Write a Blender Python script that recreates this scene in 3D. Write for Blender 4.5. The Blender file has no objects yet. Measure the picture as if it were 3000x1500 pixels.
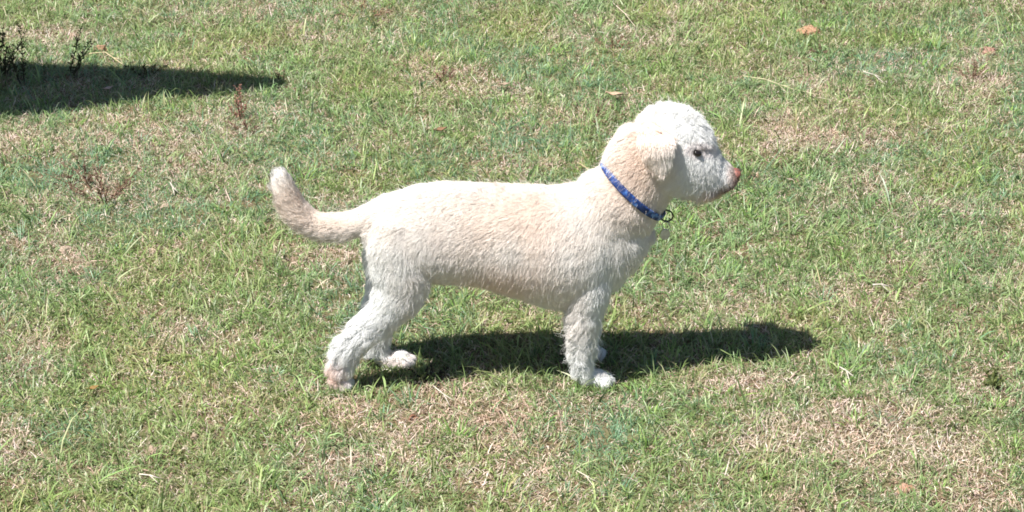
import bpy, bmesh, math
import numpy as np
from mathutils import Vector, kdtree

S = bpy.context.scene
COL = S.collection
R = math.radians
rng = np.random.default_rng(7)

# ------------------------------------------------------------------ camera
PITCH = R(24.0); DIST = 5.0; FPX = 7500.0; TZ = 0.255
CP, SP = math.cos(PITCH), math.sin(PITCH)
CAM = np.array([0.0, -DIST*CP, TZ + DIST*SP])
cd = bpy.data.cameras.new("camera"); cam = bpy.data.objects.new("camera", cd); COL.objects.link(cam)
cam.location = CAM; cam.rotation_euler = (R(90)-PITCH, 0, 0)
cd.sensor_width = 36.0; cd.lens = 36.0*FPX/3000.0; cd.clip_start = 0.05; cd.clip_end = 400
S.camera = cam

# ------------------------------------------------------------------ light
SUN = np.array([-0.45, -0.29, 1.0]); SUN /= np.linalg.norm(SUN)   # towards the sun
EL = math.asin(SUN[2])
w = bpy.data.worlds.new("World"); S.world = w; w.use_nodes = True
nt = w.node_tree; nt.nodes.clear()
o_ = nt.nodes.new("ShaderNodeOutputWorld"); bg = nt.nodes.new("ShaderNodeBackground"); sky = nt.nodes.new("ShaderNodeTexSky")
sky.sky_type = 'NISHITA'; sky.sun_disc = False; sky.sun_elevation = EL; sky.sun_rotation = math.atan2(SUN[0], SUN[1])
bg.inputs[1].default_value = 0.05
nt.links.new(sky.outputs[0], bg.inputs[0]); nt.links.new(bg.outputs[0], o_.inputs[0])
ld = bpy.data.lights.new("sun", 'SUN'); sun = bpy.data.objects.new("sun", ld); COL.objects.link(sun)
ld.energy = 5.0; ld.angle = R(0.5); ld.color = (1.0, 0.965, 0.925)
sun.rotation_euler = Vector(SUN).to_track_quat('Z', 'Y').to_euler(); sun.location = (-3, -3, 8)
S.view_settings.view_transform = 'Standard'; S.view_settings.look = 'None'
S.view_settings.exposure = 1.0; S.view_settings.gamma = 1.0
S.cycles.max_bounces = 14; S.cycles.diffuse_bounces = 12; S.cycles.transparent_max_bounces = 8
S.cycles_curves.shape = 'RIBBONS'
S.cycles.pixel_filter_type = 'BLACKMAN_HARRIS'; S.cycles.filter_width = 1.75

# ------------------------------------------------------------------ helpers
def ray(px, py):
    d = np.array([0, CP, -SP]) + (px-1500)/FPX*np.array([1., 0, 0]) - (py-750)/FPX*np.array([0, SP, CP])
    return d
def on_ground(px, py, z=0.0):
    d = ray(px, py); t = (z-CAM[2])/d[2]; return CAM + d*t
def on_plane(px, py, Y):
    d = ray(px, py); t = (Y-CAM[1])/d[1]; return CAM + d*t
def project(P):
    V = P-CAM
    dz = V[..., 1]*CP - V[..., 2]*SP
    return 1500+FPX*V[..., 0]/dz, 750-FPX*(V[..., 1]*SP+V[..., 2]*CP)/dz

_perm = np.random.default_rng(3).random((64, 64, 64)).astype(np.float32)
def vnoise(P, freq, seed=0):
    P = np.asarray(P, dtype=np.float64)*freq + seed*17.31 + 100.0
    i = np.floor(P).astype(int); f = P-i; f = f*f*(3-2*f)
    out = 0
    for a in (0, 1):
        for b in (0, 1):
            for c in (0, 1):
                wgt = (f[:, 0] if a else 1-f[:, 0])*(f[:, 1] if b else 1-f[:, 1])*(f[:, 2] if c else 1-f[:, 2])
                out = out + wgt*_perm[(i[:, 0]+a) % 64, (i[:, 1]+b) % 64, (i[:, 2]+c) % 64]
    return out
def fbm(P, freq, oct=3, seed=0):
    s = 0; a = 1; n = 0
    for k in range(oct):
        s = s + a*vnoise(P, freq*2**k, seed+k); n += a; a *= 0.5
    return s/n
def vnoise3(P, freq, seed=0):
    return np.stack([vnoise(P, freq, seed+5*k)-0.5 for k in range(3)], 1)*2
def nrm(v):
    return v/np.maximum(np.linalg.norm(v, axis=-1, keepdims=True), 1e-9)

def tag(o, label=None, cat=None, group=None, kind=None):
    if label: o['label'] = label
    if cat: o['category'] = cat
    if group: o['group'] = group
    if kind: o['kind'] = kind
    return o
def link_mesh(name, me, mat, parent=None):
    o = bpy.data.objects.new(name, me); COL.objects.link(o)
    if mat: me.materials.clear(); me.materials.append(mat)
    if parent: o.parent = parent; o.matrix_parent_inverse = parent.matrix_world.inverted()
    return o
def empty(name, loc):
    o = bpy.data.objects.new(name, None); COL.objects.link(o); o.location = loc; o.empty_display_size = 0.05
    bpy.context.view_layer.update(); return o
def mesh_np(name, V, F4=None, F3=None, color=None, smooth=False):
    """numpy mesh: V (n,3); F4 (m,4) quads; F3 (k,3) tris; color per vertex (n,3)"""
    me = bpy.data.meshes.new(name)
    parts = []; sizes = []
    if F4 is not None and len(F4): parts.append(F4.reshape(-1)); sizes.append(np.full(len(F4), 4))
    if F3 is not None and len(F3): parts.append(F3.reshape(-1)); sizes.append(np.full(len(F3), 3))
    li = np.concatenate(parts).astype(np.int32); sz = np.concatenate(sizes).astype(np.int32)
    me.vertices.add(len(V)); me.vertices.foreach_set('co', V.astype(np.float32).ravel())
    me.loops.add(len(li)); me.loops.foreach_set('vertex_index', li)
    me.polygons.add(len(sz)); st = np.concatenate([[0], np.cumsum(sz)[:-1]]).astype(np.int32)
    me.polygons.foreach_set('loop_start', st)
    if smooth: me.polygons.foreach_set('use_smooth', np.ones(len(sz), bool))
    if color is not None:
        a = me.color_attributes.new('col', 'FLOAT_COLOR', 'POINT')
        a.data.foreach_set('color', np.concatenate([color, np.ones((len(color), 1))], 1).astype(np.float32).ravel())
    me.update(calc_edges=True); me.validate()
    return me

def mat_new(name):
    m = bpy.data.materials.new(name); m.use_nodes = True; n = m.node_tree.nodes; n.clear()
    out = n.new('ShaderNodeOutputMaterial'); return m, n, m.node_tree.links, out
def principled(name, col, rough=0.6, metal=0.0, spec=0.5, noise=None, bump=0.0, bscale=200):
    m, n, l, out = mat_new(name)
    b = n.new('ShaderNodeBsdfPrincipled'); b.inputs['Roughness'].default_value = rough; b.inputs['Metallic'].default_value = metal
    b.inputs['Specular IOR Level'].default_value = spec
    tc = n.new('ShaderNodeTexCoord')
    if noise:
        tx = n.new('ShaderNodeTexNoise'); tx.inputs['Scale'].default_value = noise[0]; tx.inputs['Detail'].default_value = 5
        cr = n.new('ShaderNodeValToRGB'); cr.color_ramp.elements[0].position = 0.35; cr.color_ramp.elements[1].position = 0.65
        cr.color_ramp.elements[0].color = (*col, 1); cr.color_ramp.elements[1].color = (*noise[1], 1)
        l.new(tc.outputs['Object'], tx.inputs[0]); l.new(tx.outputs[0], cr.inputs[0]); l.new(cr.outputs[0], b.inputs['Base Color'])
    else: b.inputs['Base Color'].default_value = (*col, 1)
    if bump:
        t2 = n.new('ShaderNodeTexNoise'); t2.inputs['Scale'].default_value = bscale; t2.inputs['Detail'].default_value = 4
        bp = n.new('ShaderNodeBump'); bp.inputs['Strength'].default_value = bump; bp.inputs['Distance'].default_value = 0.002
        l.new(tc.outputs['Object'], t2.inputs[0]); l.new(t2.outputs[0], bp.inputs['Height']); l.new(bp.outputs[0], b.inputs['Normal'])
    l.new(b.outputs[0], out.inputs[0]); return m
def blade_mat(name, trans=0.35, rough=0.45, gloss=0.35):
    m, n, l, out = mat_new(name)
    at = n.new('ShaderNodeAttribute'); at.attribute_name = 'col'
    b = n.new('ShaderNodeBsdfPrincipled'); b.inputs['Roughness'].default_value = rough; b.inputs['Specular IOR Level'].default_value = gloss
    t = n.new('ShaderNodeBsdfTranslucent'); mx = n.new('ShaderNodeMixShader'); mx.inputs[0].default_value = trans
    l.new(at.outputs[0], b.inputs['Base Color']); l.new(at.outputs[0], t.inputs[0])
    l.new(b.outputs[0], mx.inputs[1]); l.new(t.outputs[0], mx.inputs[2]); l.new(mx.outputs[0], out.inputs[0]); return m

# ------------------------------------------------------------------ terrain
def height(P):
    P3 = np.stack([P[:, 0], P[:, 1], np.zeros(len(P))], 1)
    h = (fbm(P3, 1.3, 2, 1)-0.5)*0.035 + (fbm(P3, 9.0, 2, 2)-0.5)*0.014
    # flatter around the dog's feet
    k = np.clip(np.hypot((P[:, 0]+0.08)/0.5, P[:, 1]/0.22)-0.6, 0, 1)
    return h*(0.25+0.75*k)
def hz(x, y): return float(height(np.array([[x, y]]))[0])
def gpt(px, py):
    p = on_ground(px, py)
    for _ in range(3): p = on_ground(px, py, hz(p[0], p[1]))
    return p

def axis(lo, hi, fine_lo, fine_hi, step, far):
    a = np.arange(fine_lo, fine_hi+1e-6, step)
    l = [fine_lo - (fine_lo-lo)*t**far for t in np.linspace(0, 1, 24)[1:]][::-1]
    r = [fine_hi + (hi-fine_hi)*t**far for t in np.linspace(0, 1, 24)[1:]]
    return np.concatenate([l, a, r])
xs = axis(-60, 60, -3.2, 3.2, 0.02, 2.5); ys = axis(-20, 90, -1.6, 5.0, 0.02, 2.5)
X, Y = np.meshgrid(xs, ys); G = np.stack([X.ravel(), Y.ravel()], 1)
V = np.concatenate([G, height(G)[:, None]], 1)
nx, ny = len(xs), len(ys)
idx = np.arange(nx*ny).reshape(ny, nx)
F = np.stack([idx[:-1, :-1], idx[:-1, 1:], idx[1:, 1:], idx[1:, :-1]], -1).reshape(-1, 4)
me = mesh_np('ground', V, F, smooth=True)
m, n, l, out = mat_new('soil_and_thatch')
tc = n.new('ShaderNodeTexCoord'); b = n.new('ShaderNodeBsdfPrincipled'); b.inputs['Roughness'].default_value = 0.95
b.inputs['Specular IOR Level'].default_value = 0.1
n1 = n.new('ShaderNodeTexNoise'); n1.inputs['Scale'].default_value = 90; n1.inputs['Detail'].default_value = 8; n1.inputs['Roughness'].default_value = 0.7
cr = n.new('ShaderNodeValToRGB'); e = cr.color_ramp.elements
e[0].position = 0.3; e[0].color = (0.05, 0.040, 0.022, 1); e[1].position = 0.72; e[1].color = (0.26, 0.195, 0.14, 1)
x = e.new(0.5); x.color = (0.14, 0.10, 0.055, 1)
n2 = n.new('ShaderNodeTexNoise'); n2.inputs['Scale'].default_value = 5.0; n2.inputs['Detail'].default_value = 10; n2.inputs['Roughness'].default_value = 0.75
cr2 = n.new('ShaderNodeValToRGB'); cr2.color_ramp.elements[0].position = .4; cr2.color_ramp.elements[1].position = .6
mixc = n.new('ShaderNodeMix'); mixc.data_type = 'RGBA'; mixc.inputs[7].default_value = (0.125, 0.135, 0.062, 1)
l.new(tc.outputs['Object'], n1.inputs[0]); l.new(tc.outputs['Object'], n2.inputs[0]); l.new(n1.outputs[0], cr.inputs[0])
l.new(n2.outputs[0], cr2.inputs[0]); l.new(cr2.outputs[0], mixc.inputs[0]); l.new(cr.outputs[0], mixc.inputs[6])
bp = n.new('ShaderNodeBump'); bp.inputs['Strength'].default_value = 0.8; bp.inputs['Distance'].default_value = 0.006
l.new(n1.outputs[0], bp.inputs['Height']); l.new(bp.outputs[0], b.inputs['Normal'])
l.new(mixc.outputs[2], b.inputs['Base Color']); l.new(b.outputs[0], out.inputs[0])
ground = tag(link_mesh('ground', me, m), kind='structure')

# ------------------------------------------------------------------ turf: patches seen in the photograph (px, py, rx, ry, strength)
DRY = [(1330,1235,330,95,1.0),(1180,1330,180,70,.8),(960,1370,130,60,.7),(1500,1390,180,50,.6),(2520,1270,230,90,1.0),(2360,1290,140,50,.8),
       (2760,1320,160,60,.8),(2330,430,240,50,.7),(2200,1130,140,45,.8),(90,430,240,50,.9),(330,400,260,60,.7),(500,480,200,60,.6),
       (150,100,200,40,.7),(40,1330,90,70,.9),(300,560,120,60,.6),(1120,700,0,0,0),(930,775,110,25,.8),(130,1000,120,50,.6),
       (560,1000,170,60,.5),(1950,100,200,50,.6),(2850,1460,200,60,.5),(1990,60,120,40,.6),(2560,590,200,60,.45),
       (2870,250,120,60,.5),(450,790,150,50,.45),(150,750,160,60,.5),(1050,1200,170,60,.7),(680,1180,150,50,.45),(2480,860,160,60,.5),
       (1800,860,80,40,.3),(1880,900,120,60,.5),(2150,900,140,60,.4),(1700,330,140,40,.4),(1880,300,60,30,.7),(500,330,0,0,0),(700,30,260,40,.4),(2900,1130,110,60,.5)]
BLUE = [(1750,1290,180,90,1.),(1560,1330,120,100,.8),(2060,1200,140,60,.7),(480,640,210,60,1.),(2630,190,190,55,1.),(2990,300,90,120,1.),
        (180,1290,160,70,.9),(120,430,0,0,0),(130,520,180,60,.8),(560,1130,200,80,.5),(1250,100,300,80,.5),(1430,180,160,60,.6),(1000,480,160,60,.7),
        (2250,570,160,70,.6),(2700,420,220,90,.5),(2450,80,240,50,.5),(1300,460,160,60,.5),(2580,1030,200,60,.5),(2100,1340,160,70,.6),(1700,1450,200,60,.4),
        (260,1440,200,60,.4),(760,340,120,40,.4),(1500,420,160,50,.5),(2320,660,160,60,.5)]
def patches(P, L):
    q = np.stack(project(np.concatenate([P[:, :2], np.zeros((len(P), 1))], 1)), 1)
    s = np.zeros(len(P))
    for (a, c, rx, ry, k) in L:
        if rx: s = np.maximum(s, k*np.exp(-(((q[:, 0]-a)/rx)**2+((q[:, 1]-c)/ry)**2)*1.1))
    return s
def turf_fields(P):
    P3 = np.stack([P[:, 0], P[:, 1], np.zeros(len(P))], 1)
    nlow = fbm(P3, 3.2, 3, 11); nmid = fbm(P3, 11., 3, 21); nb = fbm(P3, 2.6, 3, 31)
    dry = np.clip(patches(P, DRY)*1.12 + (nlow-0.5)*1.0 + (nmid-0.5)*1.7 + 0.09, 0, 1)
    blue = np.clip(patches(P, BLUE)*1.1 + (nb-0.50)*2.4 + (nmid-.5)*.6, 0, 1)*(1-0.6*dry)
    return dry, blue, nmid

def area_pts(dens):
    """root points: dense where the photograph looks, thinner further out"""
    x = rng.uniform(-3.0, 3.0, int(dens*6*6.1)); y = rng.uniform(-1.5, 4.6, len(x))
    hw = (y+DIST*CP)*1.06*0.2+0.12
    ins = (np.abs(x) < hw) & (y > -0.72) & (y < 2.75)
    keep = ins | (rng.random(len(x)) < 0.30)
    return np.stack([x, y], 1)[keep], ins[keep]

PAWS = []   # filled by the dog, grass keeps out of the soles
def blades(name, P, L, W, az, lean, curve, color, mat, twist=None):
    """one bent tapered blade per root; L length, W width, az heading, lean from vertical, curve extra bend"""
    N = len(P)
    z = height(P)
    base = np.stack([P[:, 0], P[:, 1], z-0.003], 1)
    h = np.stack([np.cos(az), np.sin(az), np.zeros(N)], 1)
    fa = az+np.pi/2+rng.normal(0, .7, N)
    side = np.stack([np.cos(fa), np.sin(fa), rng.normal(0, .2, N)], 1)
    up = np.array([0, 0, 1.0])
    d1 = h*np.sin(lean)[:, None]+up*np.cos(lean)[:, None]
    l2 = lean+curve*0.6; d2 = h*np.sin(l2)[:, None]+up*np.cos(l2)[:, None]
    l3 = lean+curve*1.3; d3 = h*np.sin(l3)[:, None]+up*np.cos(l3)[:, None]
    m1 = base+d1*(L*0.35)[:, None]; m2 = m1+d2*(L*0.35)[:, None]; tip = m2+d3*(L*0.30)[:, None]
    # lying blades must stay above the soil
    for q, k in ((m1, .001), (m2, .0015), (tip, .001)):
        q[:, 2] = np.maximum(q[:, 2], z+k+rng.random(N)*0.006)
    sw = side*(W*0.5)[:, None]
    Vv = np.stack([base-sw*.8, base+sw*.8, m1-sw, m1+sw, m2-sw*.75, m2+sw*.75, tip], 1).reshape(-1, 3)
    o = np.arange(N)[:, None]*7
    F4 = np.concatenate([o+np.array([[0, 1, 3, 2]]), o+np.array([[2, 3, 5, 4]])])
    F3 = o+np.array([[4, 5, 6]])
    me = mesh_np(name, Vv, F4, F3, np.repeat(color, 7, 0), smooth=True)
    return link_mesh(name, me, mat)

def pick(N, cols, w):
    c = 1.25*np.array(cols)[rng.choice(len(cols), N, p=np.array(w)/sum(w))]
    return c*rng.uniform(0.75, 1.25, (N, 1))*rng.uniform(0.93, 1.07, (N, 3))
GREEN = [(.172,.248,.085),(.220,.305,.112),(.138,.205,.077),(.285,.348,.160),(.33,.355,.225),(.085,.140,.058)]
BLUEG = [(.125,.225,.125),(.17,.275,.155),(.105,.190,.105),(.20,.30,.17)]
STRAW = [(.43,.345,.275),(.51,.43,.35),(.35,.27,.20),(.29,.20,.145),(.58,.51,.44),(.22,.155,.12)]
DULL = [(.26,.265,.14),(.32,.30,.18),(.20,.215,.105)]
def build_turf():
    mg = blade_mat('grass_blade', .35, .42, .35); ms = blade_mat('dry_blade', .22, .6, .25)
    # living blades
    P, ins = area_pts(52000)
    dry, blue, nm = turf_fields(P)
    cl = fbm(np.stack([P[:, 0], P[:, 1], 0*P[:, 0]], 1), 38., 2, 41)
    keep = rng.random(len(P)) < np.clip(1.15-dry*1.0, 0.07, 1)*np.clip(.35+(cl-.32)*3.0, .22, 1)
    P, dry, blue, nm, cl = P[keep], dry[keep], blue[keep], nm[keep], cl[keep]; N = len(P)
    isb = rng.random(N) < blue*.9
    L = rng.gamma(6, 1/6, N)*0.0250*(1+.5*(cl-.5)); L[isb] *= 0.85
    big = rng.random(N) < 0.035; L[big] *= rng.uniform(1.4, 2.2, big.sum())
    W = rng.uniform(.0013, .0026, N); W[isb] *= .72; W[big] *= 1.7
    # neighbouring blades lean alike, so the turf reads as tufts
    P3 = np.stack([P[:, 0], P[:, 1], 0*P[:, 0]], 1)
    az = vnoise(P3, 26., 51)*14 + rng.normal(0, .9, N)
    lean = np.abs(rng.normal(.62, .36, N)); curve = rng.uniform(0.1, 1.3, N)
    dull = rng.random(N) < np.clip(.10+dry*.5, 0, .6)
    c = pick(N, GREEN, [3, 3, 2.2, 2, 1, .9]); cb = pick(N, BLUEG, [2, 2, 1, 1]); c[isb] = cb[isb]
    cd_ = pick(N, DULL, [1, 1, 1]); dd = dull & ~isb; c[dd] = cd_[dd]
    yel = fbm(P3, 5.0, 2, 61)[:, None]; c = c*(np.array([1, 1, 1])+(yel-.5)*np.array([.35, .08, -.2]))
    # tufts of longer blades standing out of the turf
    T0, ti = area_pts(34); T0 = T0[rng.random(len(T0)) < 1-turf_fields(T0)[0]*.5]; nt_ = len(T0); per = 26
    own = np.repeat(np.arange(nt_), per); N2 = len(own); off = rng.normal(0, .011, (N2, 2)); P2 = T0[own]+off
    az2 = np.arctan2(off[:, 1], off[:, 0])+rng.normal(0, .35, N2); sz = rng.uniform(.55, 1.25, nt_)[own]
    L2 = rng.uniform(.6, 1.15, N2)*.040*sz; W2_ = rng.uniform(.0016, .0030, N2); le2 = np.clip(rng.normal(.6, .25, N2), .05, 1.2)
    kind_ = rng.random(nt_)[own] < .3; ca = pick(N2, GREEN, [2, 3, 1.5, 2, .5, .6])*np.array([.95, 1.1, .75]); cb2 = pick(N2, BLUEG, [2, 2, 1, 1]); ca[kind_] = cb2[kind_]
    # blades that stand against and between the toes
    pw = np.array([((q-1500)/FPX*(DIST+Yp*.9), Yp) for q, Yp in ((1000, -.072), (1175, .031), (1752, -.060), (1730, .058))])
    k_ = rng.integers(0, 4, 420); Pp = pw[k_]+np.stack([rng.uniform(-.035, .055, 420), -rng.uniform(.017, .042, 420)], 1)
    P2 = np.concatenate([P2, Pp]); az2 = np.concatenate([az2, rng.uniform(0, 6.28, 420)]); L2 = np.concatenate([L2, rng.uniform(.016, .032, 420)])
    W2_ = np.concatenate([W2_, rng.uniform(.0014, .0026, 420)]); le2 = np.concatenate([le2, rng.uniform(.05, .7, 420)]); ca = np.concatenate([ca, pick(420, GREEN, [3, 3, 2, 2, 1, 1])]); N2 += 420
    P = np.concatenate([P, P2]); L = np.concatenate([L, L2]); W = np.concatenate([W, W2_]); az = np.concatenate([az, az2]); lean = np.concatenate([lean, le2])
    curve = np.concatenate([curve, rng.uniform(.1, .9, N2)]); c = np.concatenate([c, ca])
    g = blades('grass', P, L, W, az, lean, curve, np.clip(c, .01, .9), mg); tag(g, 'short green turf grass covering the ground', 'grass', kind='stuff')
    # thatch: dry blades, mostly lying
    P, ins = area_pts(40000)
    dry, blue, nm = turf_fields(P)
    keep = rng.random(len(P)) < np.clip(.24+dry*.9, 0, 1)*np.where(blue > .5, .6, 1)
    P, dry = P[keep], dry[keep]; N = len(P)
    L = rng.gamma(4, .25, N)*0.019; W = rng.uniform(.0009, .0022, N)
    az = rng.uniform(0, 2*np.pi, N); lean = np.clip(rng.normal(1.25, .3, N), .2, 1.55); curve = rng.uniform(-.6, .8, N)
    P3 = np.stack([P[:, 0], P[:, 1], 0*P[:, 0]], 1)
    c = pick(N, STRAW, [3, 2.6, 2, 1.1, 1.2, .9])
    red = np.clip(fbm(P3, 6., 3, 71)*2-.9, 0, 1)[:, None]; c = c*(1-red*np.array([.04, .14, .18]))
    d = blades('dead_grass', P, L, W, az, lean, curve, np.clip(c, .01, .9), ms); tag(d, 'pale dry thatch lying between the green blades', 'dead grass', kind='stuff')
build_turf()

exec_dog = True
# ------------------------------------------------------------------ the dog
PS = FPX/DIST        # pixels per metre at the dog
def ring_tube(bm, secs, seg=28, cap=1.0, flat=False, pear=0.0):
    """secs: (centre(3), inplane half, lateral half); rings are perpendicular to the path in the XZ plane"""
    C = [np.array(s[0], float) for s in secs]; n = len(C)
    rings = []
    def tangent(i):
        if flat: return np.array([1., 0, 0])
        t = C[min(i+1, n-1)]-C[max(i-1, 0)]; return t/np.linalg.norm(t)
    def ring(c, t, a, b):
        lat = np.array([0., 1, 0]); lat = lat - t*np.dot(lat, t); lat /= np.linalg.norm(lat); u = np.cross(t, lat)
        return [c+u*a*math.cos(q)+lat*b*math.sin(q)*(1-pear*math.cos(q)) for q in np.linspace(0, 2*math.pi, seg, endpoint=False)]
    t0 = tangent(0); a, b = secs[0][1], secs[0][2]
    for q in (80, 60, 35, 15): rings.append(ring(C[0]-t0*cap*min(a, b)*math.sin(R(q)), t0, a*math.cos(R(q)), b*math.cos(R(q))))
    # Catmull-Rom between the sections
    for i in range(n):
        rings.append(ring(C[i], tangent(i), secs[i][1], secs[i][2]))
        if i < n-1:
            p0, p1, p2, p3 = C[max(i-1, 0)], C[i], C[i+1], C[min(i+2, n-1)]
            for s in (.25, .5, .75):
                c = .5*((2*p1)+(-p0+p2)*s+(2*p0-5*p1+4*p2-p3)*s*s+(-p0+3*p1-3*p2+p3)*s**3)
                t = tangent(i)*(1-s)+tangent(i+1)*s; t /= np.linalg.norm(t); k = s*s*(3-2*s)
                rings.append(ring(c, t, secs[i][1]*(1-k)+secs[i+1][1]*k, secs[i][2]*(1-k)+secs[i+1][2]*k))
    t0 = tangent(n-1); a, b = secs[-1][1], secs[-1][2]
    for q in (15, 35, 60, 80): rings.append(ring(C[-1]+t0*cap*min(a, b)*math.sin(R(q)), t0, a*math.cos(R(q)), b*math.cos(R(q))))
    vr = [[bm.verts.new(p) for p in r] for r in rings]
    for r0, r1 in zip(vr, vr[1:]):
        for k in range(seg): bm.faces.new((r0[k], r0[(k+1) % seg], r1[(k+1) % seg], r1[k]))
    bm.faces.new(vr[0][::-1]); bm.faces.new(vr[-1])
def col_sec(x, top, bot, b, Y=0.0):
    """vertical section of a horizontal form, from its top and bottom outline in the side view"""
    t = (bot-top)/2/PS; a = math.sqrt(max(t*t-(b*SP)**2, (t*.6)**2))/CP
    return (on_plane(x, (top+bot)/2, Y), a, b)
def leg_sec(x, y, hpx, b, Y): return (on_plane(x, y, Y), hpx/PS, b)
def ellipsoid(bm, c, r, rot=0.0):
    m4 = bmesh.ops.create_icosphere(bm, subdivisions=3, radius=1.0)
    cs, sn = math.cos(rot), math.sin(rot)
    for v in m4['verts']:
        x, y, z = v.co.x*r[0], v.co.y*r[1], v.co.z*r[2]
        v.co = Vector((c[0]+x*cs-z*sn, c[1]+y, c[2]+x*sn+z*cs))

dog = empty('dog', (-0.08, 0, 0))
tag(dog, 'cream white curly coated dog standing side on in the turf with raised tail', 'dog')

bm = bmesh.new()
ring_tube(bm, [col_sec(*s) for s in [(1098,612,735,.045),(1125,588,790,.064),(1170,564,815,.077),(1235,545,824,.083),(1315,539,826,.083),(1400,541,833,.084),
     (1500,547,862,.089),(1600,549,890,.093),(1680,538,900,.093),(1735,520,883,.088),(1800,518,846,.074),(1852,575,795,.060),(1884,620,748,.040),(1900,660,712,.024)]], cap=.6, flat=True, pear=.12)
ring_tube(bm, [(on_plane(1765,640,0),.080,.076),(on_plane(1804,600,0),.083,.070),(on_plane(1850,549,0),.073,.060),(on_plane(1882,492,0),.076,.058),(on_plane(1918,440,0),.074,.056)], cap=.5)
ring_tube(bm, [col_sec(*s) for s in [(1882,350,520,.040),(1912,327,552,.055),(1950,318,565,.061),(1998,325,567,.061),(2036,345,568,.056),(2064,372,568,.050),
     (2082,402,566,.044),(2095,432,564,.039),(2110,456,561,.035),(2130,474,554,.031),(2148,490,545,.025),(2157,501,536,.018)]], cap=.4, flat=True, pear=.15)
# near hind leg
ring_tube(bm, [leg_sec(*s) for s in [(1170,660,70,.030,-.040),(1172,730,92,.038,-.046),(1178,800,90,.039,-.050),(1164,865,72,.034,-.055),(1118,925,47,.027,-.062),(1060,982,35,.023,-.068),
     (1018,1037,28,.019,-.070),(999,1085,26,.018,-.071),(997,1125,25,.019,-.072)]], cap=.6)
# far hind leg, stepping forward
ring_tube(bm, [leg_sec(*s) for s in [(1162,680,66,.030,.042),(1146,750,78,.038,.048),(1146,830,70,.036,.050),(1128,900,52,.028,.048),(1105,970,36,.023,.042),(1106,1020,28,.020,.038),
     (1132,1052,25,.019,.034),(1162,1068,21,.019,.032)]], cap=.6)
# fore legs
ring_tube(bm, [leg_sec(*s) for s in [(1735,770,72,.028,-.048),(1724,850,62,.034,-.052),(1714,920,43,.027,-.055),(1708,985,35,.023,-.057),(1704,1040,29,.020,-.059),(1711,1085,25,.019,-.060),(1718,1108,24,.020,-.060)]], cap=.6)
ring_tube(bm, [leg_sec(*s) for s in [(1740,790,62,.028,.046),(1730,860,44,.029,.050),(1722,930,34,.024,.053),(1718,980,28,.021,.055),(1722,1015,24,.019,.056),(1730,1035,21,.019,.057)]], cap=.6)
# tail
ring_tube(bm, [leg_sec(*s) for s in [(1150,628,56,.042,0),(1095,640,45,.034,0),(1040,656,38,.028,0),(985,662,36,.025,0),(930,657,34,.023,0),(885,632,36,.024,0),(853,592,34,.022,0),(834,552,30,.019,0),(822,518,21,.014,0)]], cap=.8)
# paws with toes
def paw(cx, Y, zc, ln, wd, hd=1.0):
    PAWS.append((cx, Y))
    ellipsoid(bm, (cx, Y, zc+.004), (ln*.55, wd*.9, .0165))
    for k, oy in enumerate((-.75, -.27, .27, .75)):
        fx = ln*(.50 if k in (1, 2) else .36)
        ellipsoid(bm, (cx+fx*hd, Y+oy*wd, zc-.002), (.0135, .0070, .0118))
def px_x(px, Y): return on_plane(px, 1100, Y)[0]
paw(px_x(990,-.072), -.072, .016, .034, .020)
paw(px_x(1172,.031), .031, .014, .034, .017)
paw(px_x(1748,-.060), -.060, .015, .040, .019)
paw(px_x(1726,.058), .058, .016, .038, .019)
me = bpy.data.meshes.new('dog_raw'); bmesh.ops.recalc_face_normals(bm, faces=bm.faces); bm.to_mesh(me); bm.free()
tmp = bpy.data.objects.new('tmp', me); COL.objects.link(tmp)
md = tmp.modifiers.new('r', 'REMESH'); md.mode = 'VOXEL'; md.voxel_size = 0.0035; md.use_smooth_shade = True
sm = tmp.modifiers.new('s', 'SMOOTH'); sm.factor = 0.5; sm.iterations = 9
dg = bpy.context.evaluated_depsgraph_get()
body_me = bpy.data.meshes.new_from_object(tmp.evaluated_get(dg)); bpy.data.objects.remove(tmp); body_me.name = 'body'

def skin_mat(name):
    m, n, l, out = mat_new(name)
    at = n.new('ShaderNodeAttribute'); at.attribute_name = 'col'
    b = n.new('ShaderNodeBsdfPrincipled'); b.inputs['Roughness'].default_value = .9; b.inputs['Specular IOR Level'].default_value = .1
    l.new(at.outputs[0], b.inputs['Base Color']); l.new(b.outputs[0], out.inputs[0]); return m
def fur_mat(name):
    m, n, l, out = mat_new(name)
    at = n.new('ShaderNodeAttribute'); at.attribute_name = 'hair_color'
    an = n.new('ShaderNodeAttribute'); an.attribute_name = 'skin_normal'
    vt = n.new('ShaderNodeVectorTransform'); vt.vector_type = 'NORMAL'; vt.convert_from = 'OBJECT'; vt.convert_to = 'WORLD'
    l.new(an.outputs['Vector'], vt.inputs[0])
    d = n.new('ShaderNodeBsdfDiffuse'); l.new(at.outputs[0], d.inputs[0]); l.new(vt.outputs[0], d.inputs['Normal'])
    h = n.new('ShaderNodeBsdfDiffuse'); l.new(at.outputs[0], h.inputs[0])   # light scattered by the fibres themselves
    mx = n.new('ShaderNodeMixShader'); mx.inputs[0].default_value = .6
    l.new(d.outputs[0], mx.inputs[1]); l.new(h.outputs[0], mx.inputs[2]); l.new(mx.outputs[0], out.inputs[0]); return m
M_SKIN, M_FUR = skin_mat('cream_undercoat'), fur_mat('cream_fur')

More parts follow.
